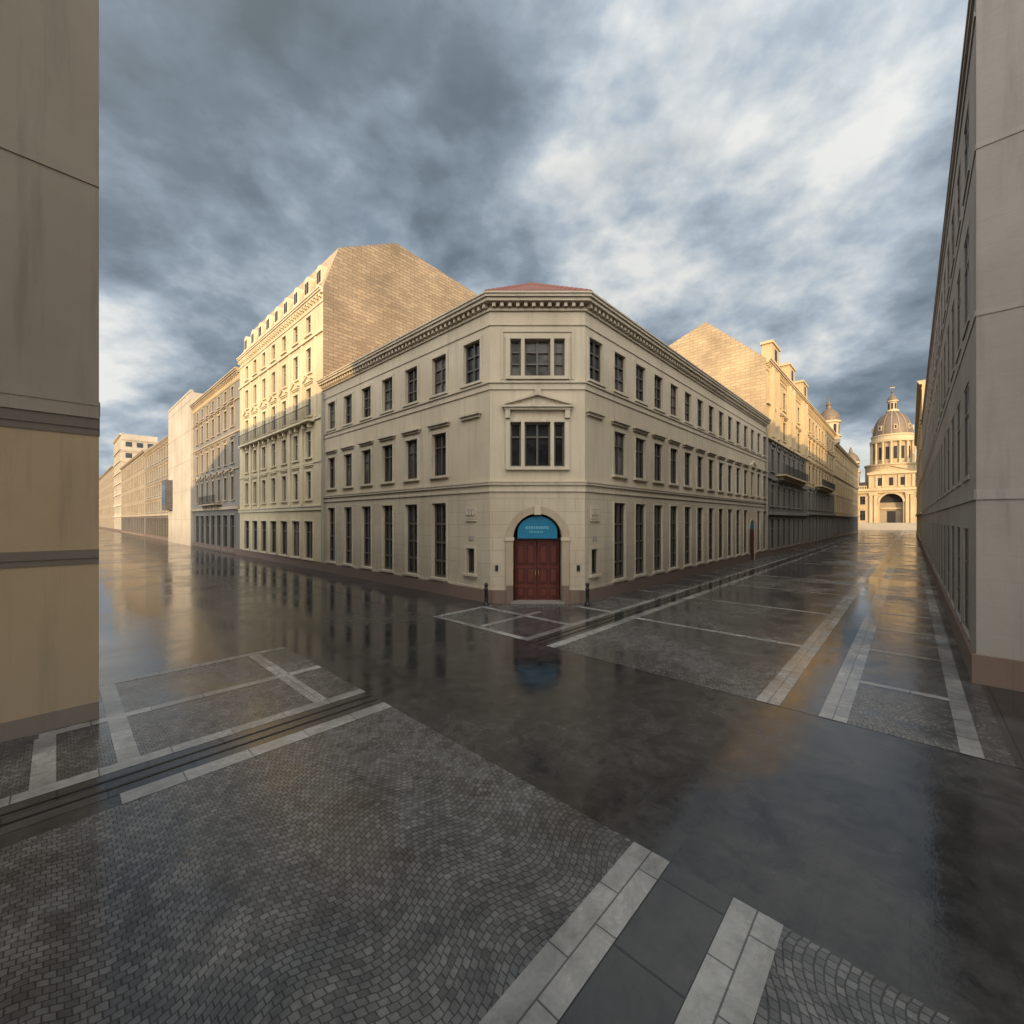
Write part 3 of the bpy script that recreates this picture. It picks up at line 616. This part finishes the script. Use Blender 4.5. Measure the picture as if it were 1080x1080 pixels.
# ---------------------------------------------------------------- basilica
def basilica():
    b=Bld('domed_basilica')
    cx,cy=133.6,150.0
    f=Fr((cx,cy),Lv,nR,0)
    ops=[(-3.1,3.1,2.4,12.9)]
    for s in (-1,1):
        for z0,z1,w in ((3.2,6.8,1.5),(9,12,1.5)): ops.append((s*7.8-w/2,s*7.8+w/2,z0,z1))
    arch(b,f,0,3.1,9.6,12.9,2.5,'bas','bast',ring=.6,n=24,ringo=.3,back='dark')
    wall(b,'bas',f,-13,13,0,14.6,ops)
    quad(b,'portal_back','tan',f,[(-3.1,2.4,-2.5),(3.1,2.4,-2.5),(3.1,9.6,-2.5),(-3.1,9.6,-2.5)])
    box(b,'portal_door','dark',f,-1.1,1.1,2.4,6.6,-2.49,-2.3)
    box(b,'portal_lintel','bast',f,-3.0,3.0,7.2,7.8,-2.49,-2.0)
    for s in (-1,1):
        quad(b,'walls','bas',f,[(s*3.1,2.4,0),(s*3.1,2.4,-2.5),(s*3.1,9.6,-2.5),(s*3.1,9.6,0)])
    for o_ in ops[1:]: window(b,f,*o_,'bas','bast',dict(lod=1,hood=1,jamb=.3))
    for a in (-12.3,-10.4,-5.4,-4.2,4.2,5.4,10.4,12.3):
        box(b,'pilasters','bast',f,a-.45,a+.45,2.4,13.0,.01,.6); box(b,'capitals','bast',f,a-.6,a+.6,12.2,13.0,.62,.75)
    box(b,'entablature','bast',f,-13.2,13.2,13.0,13.8,.01,.7); box(b,'entablature','bast',f,-13.4,13.4,13.8,14.6,.01,1.2)
    box(b,'upper_block','bas',f,-6.2,6.2,14.6,19.6,-10,.1)
    for a in (-5.7,-3.9,-2.1,2.1,3.9,5.7): box(b,'upper_pilasters','bast',f,a-.3,a+.3,14.9,19.2,.11,.4)
    for a in (-3,0,3): box(b,'upper_windows','dark',f,a-.55,a+.55,15.6,18.4,.11,.16)
    box(b,'upper_cornice','bast',f,-6.5,6.5,19.6,20.2,-10,.8)
    pediment(b,f,0,6.5,20.2,2.2,.8,'bast')
    for s in (-1,1):
        b.add('pediment_roof','copper',[f.p(s*6.5,20.2,0),f.p(0,22.4,0),f.p(0,22.4,-10),f.p(s*6.5,20.2,-10)],[(0,0),(7,0),(7,10),(0,10)])
    for s in (-1,1):
        a0,a1=sorted((s*6.6,s*13)); box(b,'balustrade','bast',f,a0,a1,15.5,15.8,-.2,.3)
        k=a0
        while k<a1: box(b,'balustrade','bast',f,k,k+.2,14.6,15.5,-.1,.2); k+=.5
    extrf=Fr(f.p(-13,0,0)[:2],Lv,nR,0); extr(b,extrf,26,[(0,14.6),(6,17.5),(40,17.5),(46,14.6)],'bas','copper')
    for s in (-1,1):
        ft=Fr(f.p(s*11.5-2.5,0,-1.5)[:2],Lv,nR,0)
        for z0,z1,e in ((14.6,21,0),(21,21.6,.35),(21.6,24.5,-.3),(24.5,25.1,.1)):
            box(b,'bell_tower','bast' if e>0 else 'bas',ft,-e,5+e,z0,z1,-5-e,e)
            quad(b,'bell_tower','bas',ft,[(-e,z0,-5-e),(5+e,z0,-5-e),(5+e,z1,-5-e),(-e,z1,-5-e)])
        box(b,'bell_openings','dark',ft,1.5,3.5,21.8,24.2,-.3,-.25)
        q=ft.p(2.5,0,-2.5); revolve(b,'bell_tower_cap','copper',q[0],q[1],[(2.7,25.1),(2.6,26.2),(2,27.5),(1,28.6),(.5,29),(.5,29.8),(.05,31),(0,31)],16)
    dx,dy=cx+RX*15,cy+RY*15
    revolve(b,'drum_base','bas',dx,dy,[(8.0,15),(8.0,23.5),(8.3,23.6),(8.3,24.2),(6.2,24.3)],32)
    revolve(b,'drum','bas',dx,dy,[(5.6,24.2),(5.6,32.2)],40)
    revolve(b,'drum_cornice','bast',dx,dy,[(5.6,32.2),(6.6,32.4),(6.7,33.2),(6.2,33.3),(6.1,34.6),(6.3,34.7),(6.3,35.2),(5.9,35.3)],40)
    for i in range(16):
        t=2*math.pi*i/16; x,y=dx+6.15*math.cos(t),dy+6.15*math.sin(t)
        revolve(b,'drum_columns','bast',x,y,[(.45,24.3),(.36,24.8),(.33,31.5),(.5,32.3)],8)
        t+=math.pi/16; ff=Fr((dx+5.6*math.cos(t),dy+5.6*math.sin(t)),(-math.sin(t),math.cos(t)),(math.cos(t),math.sin(t)))
        box(b,'drum_windows','dark',ff,-.5,.5,26,30.6,-.1,.05)
    prof=[(5.8,35.3)]+[(5.8*math.cos(a)**.9,35.3+8.8*math.sin(a)) for a in [math.radians(k) for k in range(8,78,7)]]+[(1.5,44.3)]
    revolve(b,'dome','copper',dx,dy,prof,48)
    for i in range(16):
        t=2*math.pi*i/16; c_,s_=math.cos(t),math.sin(t)
        for (r0,z0),(r1,z1) in zip(prof[:-1],prof[1:]):
            p=[]
            for r,z,w in ((r0,z0,-.12),(r0,z0,.12),(r1,z1,.12),(r1,z1,-.12)):
                p.append((dx+(r+.14)*c_-w*s_,dy+(r+.14)*s_+w*c_,z+.04))
            b.add('dome_ribs','tan_t',p,[(0,0),(.3,0),(.3,1),(0,1)])
        if i%2==0:
            r=5.35; ff=Fr((dx+r*math.cos(t+.2),dy+r*math.sin(t+.2)),(-math.sin(t+.2),math.cos(t+.2)),(math.cos(t+.2),math.sin(t+.2)))
            box(b,'dome_dormers','bast',ff,-.5,.5,36.8,38.6,-1,.6); box(b,'dome_dormer_openings','dark',ff,-.28,.28,37.1,38.3,.6,.63)
    revolve(b,'lantern','bast',dx,dy,[(1.9,44.2),(1.9,44.8),(1.3,44.9),(1.3,47.8),(1.7,48),(1.7,48.4)],16)
    for i in range(8):
        t=2*math.pi*i/8; ff=Fr((dx+1.3*math.cos(t),dy+1.3*math.sin(t)),(-math.sin(t),math.cos(t)),(math.cos(t),math.sin(t)))
        box(b,'lantern_openings','dark',ff,-.28,.28,45.2,47.4,-.05,.05)
    revolve(b,'lantern_cap','copper',dx,dy,[(1.6,48.4),(1.4,49.3),(.8,50.2),(.25,50.8),(.2,51.4),(.45,51.8),(.2,52.2),(.06,52.3),(.06,54.3),(0,54.4)],16)
    fx=Fr((dx,dy),Lv,nR); box(b,'cross','giltm',fx,-.7,.7,53.3,53.5,-.06,.06)
    for i in range(12): box(b,'steps','grey_t',f,-9,9,i*.2,(i+1)*.2-.002,0,7.5-i*.55)
    b.done()
basilica()
b,_=generic('square_side_building',FRt(150,20),60,26,[(0,26),(12,26)],fls(6,1,4,2.3,1.3),14,'white','yellow_t','white','slate',lod=2); b.done()

# ---------------------------------------------------------------- ground
def sheet(name,rects,z,mat):
    V=[];F=[];U=[]
    for r in rects:
        u0,u1,v0,v1=r[:4]; i=len(V)
        V+= [W(u0,v0,z),W(u1,v0,z),W(u1,v1,z),W(u0,v1,z)]; F.append((i,i+1,i+2,i+3))
        if u1-u0>v1-v0 or mat!='strip': U+=[(u0,v0),(u1,v0),(u1,v1),(u0,v1)]
        else: U+=[(v0,u0),(v0,u1),(v1,u1),(v1,u0)]
    me=bpy.data.meshes.new(name); me.from_pydata(V,[],F); me.materials.append(M[mat])
    uv=me.uv_layers.new(name='UVMap')
    for k,c in enumerate(U): uv.data[k].uv=c
    o=bpy.data.objects.new(name,me); scene.collection.objects.link(o); return o
sheet('ground',[(-1500,1500,-1500,1500)],0,'asphalt')
sheet('sidewalk',[(9.3,12.6,12.65,200),(.4,4.3,12.65,200),(9.3,13.6,-60,-1.1)],.004,'slab')
pv=[(9.3,190,-1.1,1.2),(9.3,190,2.2,7.1),(9.3,190,8.35,12.65),(-40,4.3,-40,.8),(-40,4.3,2.2,7.1),(-40,4.3,8.35,12.65)]
sheet('cobblestone_paving',pv,.004,'cobble')
sheet('smooth_lane_paving',[(9.3,190,1.2,1.8),(-40,4.3,1.2,1.8),(9.3,190,7.4,8.1),(-40,4.3,7.4,8.1)],.004,'slab')
S=[];C=[]
S+=[(9.3,150,7.1,7.4),(9.3,150,8.1,8.35),(9.3,150,1.8,2.2),(9.3,150,.8,1.2),(9.3,150,-.8,-.55),(9.55,12.6,10.2,10.42),(9.55,12.2,12.43,12.65)]
S+=[(.55,4.3,7.1,7.4),(-20,4.3,8.1,8.35),(-.2,4.3,10.2,10.42),(.51,4.3,12.43,12.65),(-20,4.3,1.8,2.2),(-20,4.3,.8,1.2)]
u=14.0
while u<150: C.append((u,u+.24,2.2,7.1)); u+=5.4
u=11.8
while u<150: C.append((u,u+.2,-.55,.8)); u+=3.1
u=11.6
while u<150: C.append((u,u+.22,8.35,10.2 if u<13 else 9.9)); u+=2.7
C+=[(9.3,9.54,8.35,12.65),(11.6,11.82,10.42,12.43)]
C+=[(.6,.85,8.35,10.2),(.6,.85,10.42,12.43),(3.36,3.62,8.35,10.2),(3.36,3.62,10.42,12.43),(-.25,.0,8.35,10.2),(2.0,2.22,-.5,.8)]
sheet('light_stone_bands',S+C,.008,'strip')
sheet('drain_channel',[(9.3,150,7.60,7.64),(9.3,150,7.86,7.90),(-20,4.3,7.60,7.64),(-20,4.3,7.86,7.90)],.012,'iron')

# ---------------------------------------------------------------- light & sky
el=math.radians(8); az=math.radians(-4)
Sd=Vector((math.sin(az)*math.cos(el),-math.cos(az)*math.cos(el),math.sin(el)))
sun=bpy.data.lights.new('sun','SUN'); sun.energy=4.2; sun.angle=math.radians(.6); sun.color=(1,.69,.33)
so=bpy.data.objects.new('sun',sun); scene.collection.objects.link(so); so.rotation_euler=(-Sd).to_track_quat('-Z','Y').to_euler()
so.location=(0,-30,40)
w=bpy.data.worlds.new('World'); scene.world=w; w.use_nodes=True; t=w.node_tree; t.nodes.clear()
out=N(t,'ShaderNodeOutputWorld')
sky=N(t,'ShaderNodeTexSky',sky_type='NISHITA'); sky.sun_disc=False; sky.sun_elevation=el; sky.sun_rotation=math.atan2(Sd.x,Sd.y)
bg1=N(t,'ShaderNodeBackground'); bg1.inputs[1].default_value=.13; t.links.new(sky.outputs[0],bg1.inputs[0])
tc=N(t,'ShaderNodeTexCoord'); sp=N(t,'ShaderNodeSeparateXYZ'); t.links.new(tc.outputs['Generated'],sp.inputs[0])
def mth(op,a,b_=0,c_=None):
    n=N(t,'ShaderNodeMath',operation=op)
    for i,x in enumerate((a,b_,c_)):
        if x is None: continue
        if hasattr(x,'links'): t.links.new(x,n.inputs[i])
        else: n.inputs[i].default_value=x
    return n.outputs[0]
def lobe(d,p):
    n=N(t,'ShaderNodeVectorMath',operation='DOT_PRODUCT'); t.links.new(tc.outputs['Generated'],n.inputs[0]); n.inputs[1].default_value=Vector(d).normalized()
    return mth('POWER',mth('MAXIMUM',n.outputs['Value'],0.0),p)
zz=mth('ADD',mth('MAXIMUM',sp.outputs[2],0.0),.42)
cm=N(t,'ShaderNodeCombineXYZ'); t.links.new(mth('DIVIDE',sp.outputs[0],zz),cm.inputs[0]); t.links.new(mth('DIVIDE',sp.outputs[1],zz),cm.inputs[1]); t.links.new(mth('MULTIPLY_ADD',sp.outputs[2],.9,2.1),cm.inputs[2])
n1=noise(t,cm.outputs[0],1.7,9,.50,.1); n2=noise(t,cm.outputs[0],6.0,9,.56,.1)
comb=mth('ADD',mth('MULTIPLY',n1,.70),mth('MULTIPLY',n2,.30))
# storm bank to the left, breaks in the cloud to the right and low on the left
comb=mth('SUBTRACT',comb,mth('MULTIPLY',lobe((-.50,1,.75),9),.085))
comb=mth('ADD',comb,mth('MULTIPLY',lobe((.60,1,.50),16),.035))
comb=mth('ADD',comb,mth('MULTIPLY',lobe((-.90,1,.26),45),.13))
ccol=ramp(t,comb,[(.35,(.10,.135,.165)),(.43,(.165,.215,.27)),(.49,(.27,.335,.41)),(.545,(.46,.54,.62)),(.615,(.86,.87,.85))])
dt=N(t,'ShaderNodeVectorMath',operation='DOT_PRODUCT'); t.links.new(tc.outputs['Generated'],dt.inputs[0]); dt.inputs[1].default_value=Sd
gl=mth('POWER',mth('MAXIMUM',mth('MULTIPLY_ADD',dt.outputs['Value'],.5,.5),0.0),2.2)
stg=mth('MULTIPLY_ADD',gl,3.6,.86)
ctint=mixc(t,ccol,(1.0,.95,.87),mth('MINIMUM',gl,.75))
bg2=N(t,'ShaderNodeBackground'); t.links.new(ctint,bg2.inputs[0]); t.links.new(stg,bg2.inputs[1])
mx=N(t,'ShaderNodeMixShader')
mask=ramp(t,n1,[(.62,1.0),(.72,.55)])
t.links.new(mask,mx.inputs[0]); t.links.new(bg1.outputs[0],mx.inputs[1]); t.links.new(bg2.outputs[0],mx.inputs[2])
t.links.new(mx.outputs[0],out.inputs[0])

# ---------------------------------------------------------------- camera
cam=bpy.data.cameras.new('camera'); cam.sensor_width=36; cam.lens=36*449/1080; cam.shift_y=8/1080; cam.clip_end=4000; cam.clip_start=.05
co=bpy.data.objects.new('camera',cam); scene.collection.objects.link(co); co.location=(0,0,3.52); co.rotation_euler=(math.radians(90),0,0)
scene.camera=co
scene.view_settings.view_transform='Standard'; scene.view_settings.look='None'; scene.view_settings.exposure=0
